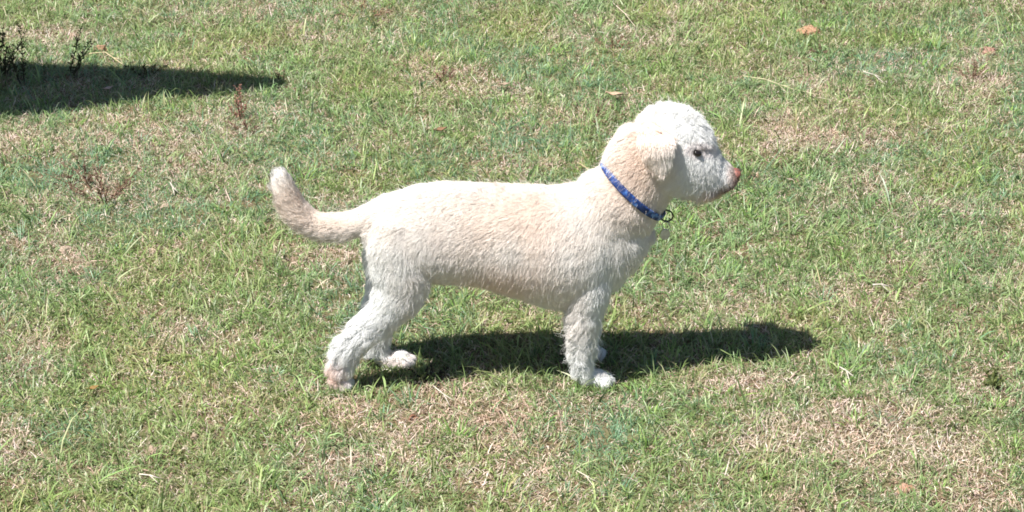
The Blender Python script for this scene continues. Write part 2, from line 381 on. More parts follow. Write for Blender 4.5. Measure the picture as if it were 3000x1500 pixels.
def side_q(P):   # side-view coordinates of a point of the dog, in the photograph's pixels
    return 1500+P[:, 0]*PS, 750-((P[:, 2]-TZ)*CP-np.abs(P[:, 1])*SP)*PS
def blob(qx, qy, x, y, rx, ry): return np.exp(-(((qx-x)/rx)**2+((qy-y)/ry)**2))
def coat_color(P, ear=False):
    qx, qy = side_q(P)
    white = np.array([.95, .905, .88]); cream = np.array([.92, .785, .68]); tan = np.array([.87, .69, .56])
    mott = fbm(P, 16., 3, 81)-.5; mott = mott*np.clip((qx-1060)/80, 0, 1)
    body = blob(qx, qy, 1480, 640, 340, 150)*.9 + blob(qx, qy, 1840, 500, 90, 130)*1.1 + blob(qx, qy, 950, 650, 160, 60)*1.0 + blob(qx, qy, 860, 580, 50, 70)*.8
    k = np.clip(body+mott*.6, 0, 1)[:, None]
    c = white*(1-k)+cream*k
    t = np.clip(blob(qx, qy, 1868, 450, 42, 85)*.5*(not ear)+blob(qx, qy, 1835, 520, 60, 60)*.15+blob(qx, qy, 1620, 650, 110, 90)*.12+blob(qx, qy, 880, 620, 50, 40)*.1
        + blob(qx, qy, 1700, 960, 60, 80)*.12 + blob(qx, qy, 2085, 566, 55, 9)*.7 + blob(qx, qy, 2150, 520, 20, 30)*.9
        + blob(qx, qy, 1300, 740, 70, 60)*.25 + blob(qx, qy, 1480, 830, 170, 60)*.55 + mott*.2, 0, 1)[:, None]
    c = c*(1-t)+tan*t
    if ear:
        t = np.clip(.22+blob(qx, qy, 1912, 400, 56, 42)*.8+blob(qx, qy, 1870, 440, 14, 40)*.4+mott*.3, 0, 1)[:, None]; c = c*(1-t)+tan*t
    # stained pastern and sole of the near hind foot
    r = np.clip(blob(qx, qy, 975, 1105, 32, 45)*.9*(P[:, 1] < 0)+blob(qx, qy, 1150, 1088, 60, 12)*.3, 0, 1)[:, None]
    c = c*(1-r)+np.array([.72, .50, .40])*r
    lip = np.clip(blob(qx, qy, 2120, 554, 42, 8)*1.0+blob(qx, qy, 2144, 530, 15, 24)*.9, 0, 1)[:, None]; c = c*(1-lip)+np.array([.22, .13, .11])*lip
    eye = np.clip(blob(qx, qy, 2038, 446, 27, 15)*.85, 0, 1)[:, None]; c = c*(1-eye)+np.array([.30, .24, .22])*eye
    return np.clip(c, .02, .9)
def set_point_color(me, f):
    n_ = len(me.vertices); co = np.empty(n_*3, np.float32); me.vertices.foreach_get('co', co); co = co.reshape(-1, 3).astype(float)
    a = me.color_attributes.new('col', 'FLOAT_COLOR', 'POINT'); c = f(co)
    a.data.foreach_set('color', np.concatenate([c, np.ones((n_, 1))], 1).astype(np.float32).ravel())
set_point_color(body_me, lambda P: coat_color(P)*.92)
body = link_mesh('body', body_me, M_SKIN, dog)

def sample_surface(me, N):
    me.calc_loop_triangles(); nt_ = len(me.loop_triangles)
    tv = np.empty(nt_*3, np.int32); me.loop_triangles.foreach_get('vertices', tv); tv = tv.reshape(-1, 3)
    co = np.empty(len(me.vertices)*3, np.float32); me.vertices.foreach_get('co', co); co = co.reshape(-1, 3).astype(float)
    vn = np.empty(len(me.vertices)*3, np.float32); me.vertices.foreach_get('normal', vn); vn = vn.reshape(-1, 3).astype(float)
    A, B, C = co[tv[:, 0]], co[tv[:, 1]], co[tv[:, 2]]
    ar = np.linalg.norm(np.cross(B-A, C-A), axis=1); p = ar/ar.sum()
    i = rng.choice(nt_, N, p=p); u = rng.random(N); v = rng.random(N); f = u+v > 1; u[f] = 1-u[f]; v[f] = 1-v[f]
    w_ = 1-u-v
    P = A[i]*w_[:, None]+B[i]*u[:, None]+C[i]*v[:, None]
    Nn = nrm(vn[tv[i, 0]]*w_[:, None]+vn[tv[i, 1]]*u[:, None]+vn[tv[i, 2]]*v[:, None])
    return P, Nn

TAILPATH = np.array([(1145,640),(1090,648),(1040,660),(985,664),(930,655),(885,630),(855,590),(836,550),(822,520),(815,490)], float)
# the collar lies in a tilted plane round the neck
COL_A, COL_B = on_plane(1765, 472, 0), on_plane(1943, 630, 0)
COL_C = (COL_A+COL_B)/2; COL_U = nrm(COL_B-COL_A); COL_N = np.array([COL_U[2], 0, -COL_U[0]])
if COL_N[0] < 0: COL_N = -COL_N
COL_RA = np.linalg.norm(COL_B-COL_A)/2-.002; COL_RB = .0655

st_ = lambda a, b_, v: np.clip((v-a)/(b_-a), 0, 1)
def groom(P, Nn, ear=False):
    """flow direction, length, lift, waviness for every hair root"""
    N = len(P); qx, qy = side_q(P); sgn = np.sign(P[:, 1]+1e-6)
    flow = np.tile(np.array([-.75, 0, -.62]), (N, 1)); L = np.full(N, .0115); lift = np.full(N, .30); wav = np.full(N, .15); clump = np.full(N, .20)
    def put(k, f=None, Ln=None, lf=None, wv=None, cl=None):
        nonlocal flow, L, lift, wav, clump
        k = np.clip(k, 0, 1)
        if f is not None: flow = flow*(1-k[:, None])+np.array(f)*k[:, None]
        if Ln is not None: L = L*(1-k)+Ln*k
        if lf is not None: lift = lift*(1-k)+lf*k
        if wv is not None: wav = wav*(1-k)+wv*k
        if cl is not None: clump = clump*(1-k)+cl*k
    st = lambda a, b_, v: np.clip((v-a)/(b_-a), 0, 1)
    put(st(.7, .95, Nn[:, 2])*(qx < 1760)*(qx > 1100), (-1, 0, -.05),   .0135, .6, .4, .45)     # along the back
    put(st(740, 860, qy)*(qx > 1080), (-.35, 0, -1), .013, .28, .2, .22)                      # chest and belly
    put(st(1650, 1850, qx)*(qy > 560), (.05, 0, -1), .013, .3, .25, .25)                      # forechest
    legs = st(860, 940, qy); put(legs, (-.25, 0, -1), .0185, .50, .85, .62); put(legs*st(.1, .7, -Nn[:, 0]), (-.9, 0, -.9), .0250, 1.0, .8, .75)
    put(st(690, 760, qy)*(qx < 1270)*(1-legs), (-.1, 0, -1),   .014, .32, .3, .3)              # thigh
    put(st(940, 970, qy)*(qx > 1640)*(qx < 1700), (-1, 0, -.5), .021, .6, .8, .75)           # feathering behind the fore leg
    put(st(.046, .034, P[:, 2])*(qx < 1900), (.5, 0, -.7), .0075, .35, .3, .45)                                  # feet
    neck = st(1740, 1790, qx)*(qy < 640); put(neck, (-.75, 0, -.7), .0135, .45, .35, .3)
    # head
    head = st(1890, 1925, qx)*(qy < 585); put(head, (-.55, 0, -.9), .0120, .45, .35, .38)
    put(st(.35, .8, Nn[:, 2])*st(1835, 1870, qx)*st(2100, 2060, qx)*(qy < 420), (-.25, 0, .1), .0165, 1.2, .7, .42)   # woolly crown
    put(blob(qx, qy, 2050, 400, 40, 22)*(qx > 1990), (.45, 0, -.4), .013, .8, .4, .5)        # brow
    muz = st(2082, 2105, qx); put(muz, (-.75, 0, -.75), .0085, .35, .3, .4)
    put(muz*st(.3, .7, Nn[:, 2]), (-.9, 0, .05), .006, .35, .15, .3)
    put(np.clip(blob(qx, qy, 2062, 572, 55, 26)*1.4, 0, 1), (-.30, 0, -1), .0210, .6, .8, .72)                 # beard
    put(blob(qx, qy, 2152, 515, 12, 22), None, .003, .2)
    put(np.clip(blob(qx, qy, 2046, 452, 30, 22)*1.5, 0, 1), (-.9, 0, -.3), .0035, .22, .1, .2); put(blob(qx, qy, 2038, 426, 26, 13), (.25, 0, -1), .0105, .9, .3, .6)
    if ear: flow = np.tile(np.array([.12, 0, -1.]), (N, 1)); L[:] = .0125; lift[:] = .10; wav[:] = .10; clump[:] = .78
    if not ear: put(blob(qx, qy, 1926, 440, 66, 80)*1.5*(np.abs(Nn[:, 1]) > .5), None, .0045, .25, .15, .3)
    # tail: along its axis towards the tip, with a plume on its lower and rear side
    tl = (qx < 1095) & (qy < 725) & (~np.full(N, ear))
    if tl.any():
        q = np.stack([qx[tl], qy[tl]], 1); d2 = ((q[:, None]-TAILPATH[None, :-1])**2).sum(-1); i = d2.argmin(1)
        t = TAILPATH[np.minimum(i+1, 9)]-TAILPATH[np.maximum(i-1, 0)]; t = np.stack([t[:, 0], 0*t[:, 0], -t[:, 1]/CP], 1); t = nrm(t)
        k = st(1095, 1055, qx[tl])[:, None]; flow[tl] = flow[tl]*(1-k)+t*k
        k = k[:, 0]; under = np.clip(-Nn[tl][:, 2]-.35*Nn[tl][:, 0]+.2, 0, 1)
        L[tl] = L[tl]*(1-k)+(.0145+.009*under)*k; lift[tl] = .22; wav[tl] = .3; clump[tl] = .45
    nearc = np.abs((P-COL_C)@COL_N); inneck = np.abs((P-COL_C)@COL_U) < COL_RA+.03
    kk = np.clip(1-nearc/.014, 0, 1)*inneck; L = L*(1-kk*np.where((P-COL_C)@COL_N > 0, .0, .55))
    return flow, L, lift, wav, clump

def hair_arrays(P, Nn, color, seg=6, ear=False, rad=.00019):
    N = len(P); flow, L, lift, wav, clump = groom(P, Nn, ear)
    flow = flow + vnoise3(P, 14., 91)*.45*(.6+wav)[:, None]*(.5 if ear else 1) + vnoise3(P, 50., 95)*.35*(.3+wav)[:, None]*(.3 if ear else 1) + rng.normal(0, .08 if ear else .16, (N, 3))
    ft = flow-Nn*(flow*Nn).sum(1, keepdims=True); ft = nrm(ft)
    L = L*rng.uniform(.55, 1.25, N)*(.8+.45*vnoise(P, 22., 99))
    lift = lift*np.clip(1+rng.normal(0, .25+.30*np.clip(wav, 0, 1.2), N), .15, 2.6); L = L*np.where(ear, .75, 1)*(1+.45*st_(470, 500, side_q(P)[1])*ear)
    stray = rng.random(N) < .016; L = np.where(stray, L*1.45, L); lift = np.where(stray, lift*1.9+.2, lift); clump = np.where(stray, clump*.2, clump)
    d0 = nrm(ft+Nn*(lift*1.5)[:, None]); d1 = nrm(ft+Nn*(lift*.25+stray*.35)[:, None]-np.array([0, 0, .12])*(wav+.3)[:, None]+rng.normal(0, .09, (N, 3)))
    bx = np.cross(Nn, ft); ph = vnoise(P, 60., 103)*12+rng.normal(0, .5, N)
    T = np.linspace(0, 1, seg); out_ = np.empty((N, seg, 3))
    for k, t in enumerate(T):
        c = P+(d0*(t-.5*t*t)+d1*(.5*t*t))[:, :]*L[:, None]*1.15
        wv = (wav*L*.24)[:, None]*t
        out_[:, k] = c + bx*wv*np.sin(ph+t*6.5)[:, None] + Nn*wv*.5*np.cos(ph+t*6.5)[:, None]
    # clumps
    def locks(per, reach):
        M = max(N//per, 8); ci = rng.choice(N, M, replace=False)
        kd = kdtree.KDTree(M)
        for a, i in enumerate(ci): kd.insert(P[i], a)
        kd.balance(); find = kd.find
        g = ci[np.fromiter((find(p)[1] for p in P.tolist()), dtype=int, count=N)]
        return g, (np.linalg.norm(P[g]-P, axis=1) < reach) & ((Nn[g]*Nn).sum(1) > .4)
    g, ok = locks(45, .009); g2, ok2 = locks(26 if ear else 260, .020)
    coarse = (clump > .52) & ok2 & (rng.random(N) < .85)
    g = np.where(coarse, g2, g); ok = np.where(coarse, ok2, ok)
    for k, t in enumerate(T):
        f = (clump*ok*t**1.2)[:, None]*.85
        out_[:, k] = out_[:, k]*(1-f)+out_[g, k]*f
    rr = rad*(1-.75*T**2); radii = np.tile(rr, (N, 1))*rng.uniform(.8, 1.25, (N, 1))
    cj = rng.normal(0, 1, (N, 3))[g]
    c = color*rng.uniform(.90, 1.06, (N, 1)); tone = rng.random(N)[g][:, None]; c = c*(.95+.08*tone)
    return out_, radii, np.clip(c, .01, .95), nrm(Nn*.95+d0*.25+np.array([0, 0, .22])+cj*.07+rng.normal(0, .13, (N, 3)))
def hair_object(name, data, parent):
    P, Rr, C, Nn = data; N, sgm = P.shape[:2]
    hc = bpy.data.hair_curves.new(name); hc.add_curves([sgm]*N)
    hc.points.foreach_set('position', P.astype(np.float32).ravel())
    a = hc.attributes.get('radius') or hc.attributes.new('radius', 'FLOAT', 'POINT'); a.data.foreach_set('value', Rr.astype(np.float32).ravel())
    a = hc.attributes.new('hair_color', 'FLOAT_VECTOR', 'CURVE'); a.data.foreach_set('vector', C.astype(np.float32).ravel())
    a = hc.attributes.new('skin_normal', 'FLOAT_VECTOR', 'CURVE'); a.data.foreach_set('vector', Nn.astype(np.float32).ravel())
    hc.materials.append(M_FUR)
    o = bpy.data.objects.new(name, hc); COL.objects.link(o); o.parent = parent; o.matrix_parent_inverse = parent.matrix_world.inverted()
    return o
P, Nn = sample_surface(body_me, 430000)
qx, qy = side_q(P)
keep = (P[:, 2] > .006) & ~(((np.hypot(qx-2043, qy-450) < 9) & (P[:, 1] < 9))) & ~((qx > 2150) & (qy < 538))
P, Nn = P[keep], Nn[keep]
hair_object('fur', hair_arrays(P, Nn, coat_color(P)), dog)

# ears: hanging flaps with thickness
def make_ear(sg):
    bm = bmesh.new()
    prof = [(1926,374,36,.004),(1923,392,50,.005),(1922,420,54,.005),(1928,450,48,.0045),(1936,478,36,.004),(1942,500,19,.0033)]
    secs = []
    for i, (x, y, hp, th) in enumerate(prof):
        yy = (.036+.045*math.sin(math.pi*min(i/3.2, 1)*.5))
        c = on_plane(x, y, -yy); yy *= sg; secs.append(((c[0]+(.012 if sg > 0 else 0), yy, c[2]-(.014 if sg > 0 else 0)), hp/PS, th))
    ring_tube(bm, secs, seg=24, cap=1.5)
    bmesh.ops.recalc_face_normals(bm, faces=bm.faces)
    me = bpy.data.meshes.new('ear'); bm.to_mesh(me); bm.free()
    for p in me.polygons: p.use_smooth = True
    set_point_color(me, lambda P: coat_color(P, True)*.9)
    o = link_mesh('ear', me, M_SKIN, dog)
    P, Nn = sample_surface(me, 17000)
    bpy.context.view_layer.update()
    hair_object('fur', hair_arrays(P, Nn, coat_color(P, True), ear=True), o)
    return o
make_ear(-1); make_ear(1)

# face
def smooth_ellip(name, c, r, mat, parent, rot=0., f=None):
    bm = bmesh.new(); bmesh.ops.create_icosphere(bm, subdivisions=4, radius=1.0)
    for v in bm.verts:
        if f: f(v)
        x, y, z = v.co.x*r[0], v.co.y*r[1], v.co.z*r[2]; cs, sn = math.cos(rot), math.sin(rot)
        v.co = Vector((c[0]+x*cs-z*sn, c[1]+y, c[2]+x*sn+z*cs))
    me = bpy.data.meshes.new(name); bm.to_mesh(me); bm.free()
    for p in me.polygons: p.use_smooth = True
    return link_mesh(name, me, mat, parent)
def nose_shape(v):   # leather with a flat front, a groove in the middle and two nostrils
    x, y, z = v.co
    if x > .55: v.co.x = .55+(x-.55)*.55
    v.co.x -= .16*math.exp(-(y/.12)**2)*(x > 0)
    for s in (-1, 1):
        d = ((y-s*.55)/.26)**2+((z+.05)/.24)**2
        v.co.x -= .45*math.exp(-d)*(x > 0)
nc = on_plane(2153, 514, 0)
smooth_ellip('nose', nc, (.0145, .0165, .0150), principled('pink_brown_nose', (.29,.105,.075), .38, noise=(160,(.10,.05,.042)), bump=.5, bscale=900), dog, rot=R(-15), f=nose_shape)
M_EYE = principled('dark_eye', (.012,.009,.008), .08)
from mathutils.bvhtree import BVHTree
bvh = BVHTree.FromObject(body, bpy.context.evaluated_depsgraph_get())
def skin_at(px, py, sg):
    """skin point seen through photo pixel px, py on the near side of the head, or its mirror image on the far side"""
    inv = body.matrix_world.inverted(); org = inv @ Vector(CAM); d = inv.to_3x3() @ Vector(ray(px, py))
    h = bvh.ray_cast(org, d.normalized()); p = np.array(body.matrix_world @ h[0]); p[1] = p[1]*(-sg); return p
for sg in (-1, 1):
    c = skin_at(2041, 449, sg)
    smooth_ellip('eye', (c[0]+.001, c[1]-sg*.0002, c[2]), (.0092, .0082, .0064), M_EYE, dog, rot=R(-18))

# ------------------------------------------------------------------ collar
collar = empty('dog_collar', tuple(COL_C)); tag(collar, 'blue patterned collar round the dog neck with a ring and grey tag', 'collar')
NS = 96; vs = []; bm = bmesh.new()
def ring_pt(a, off, r=0):
    return COL_C+COL_U*math.cos(a)*(COL_RA+r)+np.array([0, 1., 0])*math.sin(a)*(COL_RB+r)+COL_N*off
W2, TH = .0072, .0022
uvl = bm.loops.layers.uv.new('uv')
rings = []
for i in range(NS):
    a = 2*math.pi*i/NS
    prof = [(-W2, 0), (-W2, TH), (-W2*.6, TH*1.25), (0, TH*1.3), (W2*.6, TH*1.25), (W2, TH), (W2, 0)]
    rings.append([bm.verts.new(ring_pt(a, o_, r_)) for o_, r_ in prof])
for i in range(NS):
    r0, r1 = rings[i], rings[(i+1) % NS]; n_ = len(r0)
    for k in range(n_): bm.faces.new((r0[k], r0[(k+1) % n_], r1[(k+1) % n_], r1[k]))
bmesh.ops.recalc_face_normals(bm, faces=bm.faces)
me = bpy.data.meshes.new('strap'); bm.to_mesh(me); bm.free()
for p in me.polygons: p.use_smooth = True
m, n, l, out = mat_new('blue_patterned_webbing')
tc = n.new('ShaderNodeTexCoord'); b = n.new('ShaderNodeBsdfPrincipled'); b.inputs['Roughness'].default_value = .6
vo = n.new('ShaderNodeTexNoise'); vo.inputs['Scale'].default_value = 75; vo.inputs['Detail'].default_value = 1.0
cr = n.new('ShaderNodeValToRGB'); e = cr.color_ramp.elements; e[0].position = .0; e[0].color = (.006,.018,.08,1); e[1].position = .66; e[1].color = (.10,.25,.58,1)
x = e.new(.50); x.color = (.007,.032,.15,1); x = e.new(.58); x.color = (.02,.075,.28,1); x = e.new(.72); x.color = (.16,.09,.26,1)
l.new(tc.outputs['Object'], vo.inputs[0]); l.new(vo.outputs[0], cr.inputs[0]); l.new(cr.outputs[0], b.inputs['Base Color']); l.new(b.outputs[0], out.inputs[0])
link_mesh('strap', me, m, collar)
def torus(name, c, ax, R0, r0, mat, parent, sx=1.0):
    ax = nrm(np.array(ax, float)); u = nrm(np.cross(ax, [0, 1., .1])); v = np.cross(ax, u)
    bm = bmesh.new(); rr = []
    for i in range(40):
        a = 2*math.pi*i/40; d = u*math.cos(a)*sx+v*math.sin(a)
        rr.append([bm.verts.new(np.array(c)+d*(R0+r0*math.cos(q))+ax*r0*math.sin(q)) for q in np.linspace(0, 2*math.pi, 10, endpoint=False)])
    for i in range(40):
        for k in range(10): bm.faces.new((rr[i][k], rr[i][(k+1) % 10], rr[(i+1) % 40][(k+1) % 10], rr[(i+1) % 40][k]))
    bmesh.ops.recalc_face_normals(bm, faces=bm.faces)
    me = bpy.data.meshes.new(name); bm.to_mesh(me); bm.free()
    for p in me.polygons: p.use_smooth = True
    return link_mesh(name, me, mat, parent)
M_DARKM = principled('dark_metal', (.05,.05,.055), .35, .9); M_STEEL = principled('dull_steel', (.60,.60,.57), .5, .6, noise=(120,(.45,.45,.43)))
torus('ring', on_plane(1953, 632, -.012), (.1, 1, .1), .0122, .0016, M_DARKM, collar)
tg = torus('tag_ring', on_plane(1951, 662, -.012), (.3, .9, 0), .0085, .0009, M_STEEL, collar)
c = on_plane(1949, 687, -.012); bm = bmesh.new(); rr = []
for (y_, s_) in ((-.0009, .93), (-.0006, 1), (.0006, 1), (.0009, .93)):
    rr.append([bm.verts.new((c[0]+math.cos(a)*.0098*s_, c[1]+y_+math.cos(a)*.003, c[2]+math.sin(a)*.0115*s_)) for a in np.linspace(0, 2*math.pi, 32, endpoint=False)])
for r0, r1 in zip(rr, rr[1:]):
    for k in range(32): bm.faces.new((r0[k], r0[(k+1) % 32], r1[(k+1) % 32], r1[k]))
bm.faces.new(rr[0][::-1]); bm.faces.new(rr[-1]); bmesh.ops.recalc_face_normals(bm, faces=bm.faces)
me = bpy.data.meshes.new('tag'); bm.to_mesh(me); bm.free(); link_mesh('tag', me, M_STEEL, collar)
#MORE
# ------------------------------------------------------------------ small things lying and growing in the turf
def stick_mesh(name, paths, color, seg=6):
    """paths: list of (points, r0, r1)"""
    Vs, F4, F3 = [], [], []; o = 0
    for pts, r0, r1 in paths:
        pts = np.array(pts, float); n_ = len(pts)
        for i in range(n_):
            t = nrm(pts[min(i+1, n_-1)]-pts[max(i-1, 0)]); u = nrm(np.cross(t, [.3, .2, 1.])); v = np.cross(t, u); r = r0+(r1-r0)*i/(n_-1)
            for q in range(seg):
                a = 2*math.pi*q/seg; Vs.append(pts[i]+u*r*math.cos(a)+v*r*math.sin(a))
        for i in range(n_-1):
            for q in range(seg): F4.append((o+i*seg+q, o+i*seg+(q+1) % seg, o+(i+1)*seg+(q+1) % seg, o+(i+1)*seg+q))
        for q in range(1, seg-1):
            F3.append((o, o+q+1, o+q)); b_ = o+(n_-1)*seg; F3.append((b_, b_+q, b_+q+1))
        o += n_*seg
    V_ = np.array(Vs); c = np.tile(np.array(color, float), (len(V_), 1))*(.8+.4*vnoise(V_, 300.)[:, None])
    return mesh_np(name, V_, np.array(F4), np.array(F3), c, smooth=True)
M_STEM = blade_mat('weed_stem', .1, .7, .2)
def weed(px, py, top, nstem, spread, col, leafcol, label, group=None, leaf=.006, dens=55, lean=0.0):
    """an upright bristly weed: stems (mesh), leaves (mesh) under one Empty; top = pixel height"""
    b0 = gpt(px, py); sc = FPX/np.linalg.norm(b0-CAM); H = top/(sc*CP)
    t = empty('weed', tuple(b0)); tag(t, label, 'weed', group)
    paths = []; LV = []; r_ = np.random.default_rng(int(px*7+py))
    for k in range(nstem):
        hh = H*(1 if k == 0 else r_.uniform(.4, .9)); a = r_.uniform(0, 6.28)
        st_ = b0+np.array([math.cos(a), math.sin(a), 0])*spread*.35*(k > 0)
        dx = np.array([math.cos(a), math.sin(a), 0])*spread*(k > 0)*1.0+np.array([lean*hh, 0, 0])
        pts = [st_+dx*(s_**1.3)+np.array([0, 0, hh*s_-.004])+r_.normal(0, .0012, 3)*(s_ > 0) for s_ in np.linspace(0, 1, 9)]
        paths.append((pts, .0016, .0005))
        for j in range(int(dens*hh/H)):
            s_ = r_.uniform(.12, 1); i = min(int(s_*8), 7); p = pts[i]+(pts[i+1]-pts[i])*(s_*8-i)
            d = nrm(np.array([*r_.normal(0, 1, 2), abs(r_.normal(.7, .5))])); LV.append((p, d, leaf*r_.uniform(.6, 1.5)*(1.15-.5*s_)))
        if k == 0 or r_.random() < .6:
            for j in range(3):
                s_ = r_.uniform(.4, .85); p = pts[int(s_*8)]; a2 = r_.uniform(0, 6.28); d = np.array([math.cos(a2)*.6, math.sin(a2)*.6, .9])*hh*.22
                paths.append(([p, p+d*.5, p+d], .0008, .0004))
                for q in range(6): LV.append((p+d*r_.uniform(.2, 1), nrm(np.array([*r_.normal(0, 1, 2), .6])), leaf*.7))
    link_mesh('stem', stick_mesh('stem', paths, col), M_STEM, t)
    Lp = np.array([x[0] for x in LV]); Ld = np.array([x[1] for x in LV]); Ll = np.array([x[2] for x in LV]); N = len(Lp)
    sd = nrm(np.cross(Ld, r_.normal(0, 1, (N, 3)))); Wd = (Ll*.20)[:, None]
    Vv = np.stack([Lp, Lp+Ld*(Ll*.5)[:, None]+sd*Wd, Lp+Ld*Ll[:, None], Lp+Ld*(Ll*.5)[:, None]-sd*Wd], 1).reshape(-1, 3)
    me = mesh_np('leaves', Vv, np.arange(N*4).reshape(-1, 4), None, np.repeat(np.array(leafcol)*r_.uniform(.7, 1.3, (N, 1)), 4, 0))
    link_mesh('leaves', me, M_STEM, t); return t
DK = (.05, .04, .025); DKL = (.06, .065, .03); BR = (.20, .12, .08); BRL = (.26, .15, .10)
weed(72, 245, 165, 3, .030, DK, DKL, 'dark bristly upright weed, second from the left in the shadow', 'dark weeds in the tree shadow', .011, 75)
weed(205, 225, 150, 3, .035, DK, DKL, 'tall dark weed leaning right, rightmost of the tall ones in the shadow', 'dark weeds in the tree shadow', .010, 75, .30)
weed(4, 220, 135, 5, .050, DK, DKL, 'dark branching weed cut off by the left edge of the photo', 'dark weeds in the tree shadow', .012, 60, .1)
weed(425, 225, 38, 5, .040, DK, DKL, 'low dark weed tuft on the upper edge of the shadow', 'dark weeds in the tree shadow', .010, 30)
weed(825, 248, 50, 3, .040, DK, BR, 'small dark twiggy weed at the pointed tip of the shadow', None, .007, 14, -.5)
weed(708, 352, 105, 5, .028, BR, (.34,.17,.13), 'reddish brown dry weed standing just below the shadow tip', 'dry brown weeds in the grass', .008, 60)
weed(300, 575, 100, 12, .085, BR, (.17,.105,.075), 'wide brown dry weed in the pale grass left of the dog tail', 'dry brown weeds in the grass', .008, 32, -.2)
weed(2400, 160, 36, 6, .022, BR, (.16,.09,.07), 'small dark brown weed below the sandy soil lump', 'dry brown weeds in the grass', .007, 30)
weed(1300, 235, 42, 6, .028, BR, (.22,.12,.09), 'small russet weed in the grass above the dog back', 'dry brown weeds in the grass', .007, 28)
weed(1795, 140, 36, 6, .045, BR, BRL, 'brown weed in the grass above the dog head', 'dry brown weeds in the grass', .007, 26)
weed(1750, 350, 40, 7, .060, BR, (.17,.10,.07), 'low brown weed just behind the dog neck', 'dry brown weeds in the grass', .007, 26)
weed(2850, 235, 60, 7, .040, BR, (.20,.14,.09), 'brown weed with pale seed heads near the right edge', 'dry brown weeds in the grass', .008, 32)
weed(250, 520, 60, 9, .060, BR, (.15,.095,.07), 'sparse brown weed up and left of the wide one at the left', 'dry brown weeds in the grass', .007, 26)
weed(720, 385, 40, 8, .040, BR, (.17,.105,.075), 'low brown weed at the foot of the reddish one below the shadow', 'dry brown weeds in the grass', .007, 30)
weed(1060, 45, 34, 9, .070, BR, BRL, 'faint brown weed at the top edge above the dog rump', 'dry brown weeds in the grass', .007, 24)
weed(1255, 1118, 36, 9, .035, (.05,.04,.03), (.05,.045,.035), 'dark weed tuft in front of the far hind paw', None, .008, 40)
weed(2910, 1135, 60, 7, .020, (.10,.12,.04), (.11,.13,.04), 'small dark green weed by the right edge beside the dry patch', None, .010, 36)

M_STRAW = blade_mat('straw', .15, .5, .4)
def straw(pts_px, wd, col, label, group='loose straws lying on the grass'):
    P_ = [gpt(x, y) for x, y in pts_px]; P_ = [np.array([p[0], p[1], hz(p[0], p[1])+z_]) for p, z_ in zip(P_, np.linspace(.022, .012, len(P_))+.006*np.sin(np.arange(len(P_))*1.9))]
    Q = []
    for i in range(len(P_)-1):
        for s_ in (0, .34, .67): Q.append(P_[i]*(1-s_)+P_[i+1]*s_)
    Q.append(P_[-1])
    t = empty('straw', tuple(P_[0])); tag(t, label, 'straw', group)
    link_mesh('stalk', stick_mesh('stalk', [(Q, wd, wd*.55)], col), M_STRAW, t)
    d = Q[len(Q)//2]; e = nrm(Q[-1]-Q[0]); sidev = np.array([-e[1], e[0], 0])
    link_mesh('leaf_sheath', stick_mesh('leaf_sheath', [([d, d+e*.012+sidev*.004, d+e*.026+sidev*.010], wd*1.2, wd*.3)], np.array(col)*.85), M_STRAW, t)
YS = (.50, .47, .27); WS = (.55, .50, .42)
straw([(2175,246),(2240,258),(2320,273),(2402,288)], .0016, YS, 'long pale yellow straw lying right of the dog head')
straw([(2528,233),(2560,243),(2596,258)], .0015, WS, 'short whitish straw right of the long yellow one')
straw([(262,180),(310,178),(345,190),(378,210)], .0016, (.60,.50,.30), 'bent pale straw on the upper edge of the shadow')
straw([(2458,1104),(2478,1116),(2492,1140)], .0017, WS, 'kinked white straw right of the dog shadow')
straw([(2555,862),(2580,861),(2604,866)], .0022, WS, 'thick white straw stub far right of the dog chest')
straw([(1795,30),(1830,62),(1862,88)], .0013, (.6,.5,.4), 'thin slanting straw near the top edge above the dog head')
straw([(1270,1160),(1300,1185),(1318,1200)], .0013, WS, 'pale forked straw on the dry patch below the belly')
straw([(500,560),(506,572),(512,582)], .0020, WS, 'tiny white straw in the grass left of the tail')
straw([(1690,1410),(1715,1425),(1745,1445)], .0013, (.6,.55,.42), 'pale straw in the blue green grass at the bottom')
straw([(410,1420),(440,1424),(470,1432)], .0015, (.7,.62,.52), 'pale pinkish straw near the bottom left corner')

def clod(px, py, wpx, hpx, col, col2, label, cat='soil lump', group=None, name='soil_lump', strawy=False):
    p = gpt(px, py); sc = FPX/np.linalg.norm(p-CAM); a = wpx/2/sc; hh = hpx/2/sc
    bm = bmesh.new(); bmesh.ops.create_icosphere(bm, subdivisions=5, radius=1.0)
    co = np.array([v.co[:] for v in bm.verts]); d = 1+(fbm(co+px, 1.4, 4, 5)-.5)*1.1+(fbm(co+py, 6., 2, 9)-.5)*.35
    co = co*d[:, None]*np.array([a, a*.8, hh]); co[:, 2] += hh*.10
    for v, c in zip(bm.verts, co): v.co = c
    me = bpy.data.meshes.new(name); bm.to_mesh(me); bm.free()
    for q in me.polygons: q.use_smooth = True
    t = link_mesh(name, me, principled(name, col, .95, spec=.1, noise=(140, col2), bump=.9, bscale=500)); t.location = p
    tag(t, label, cat, group)
    if strawy:
        r_ = np.random.default_rng(int(px)); paths = []
        for k in range(46):
            c = co[r_.integers(len(co))]*r_.uniform(.8, 1.05); dd = nrm(r_.normal(0, 1, 3)*np.array([1, 1, .45]))*r_.uniform(.4, .9)*a
            c[2] = abs(c[2]); paths.append(([p+c-dd*.5, p+c+r_.normal(0, .1, 3)*a, p+c+dd*.5], .0006, .0004))
        link_mesh('straw_tangle', stick_mesh('straw_tangle', paths, (.46,.37,.28), 4), M_STRAW, t)
    return t
SA = (.30,.165,.095); SB = (.38,.25,.165); TA = (.24,.18,.125); TB = (.36,.28,.21)
clod(2368,100,64,46,SA,SB,'sandy orange lump of soil in the grass above right of the dog head', group='soil lumps')
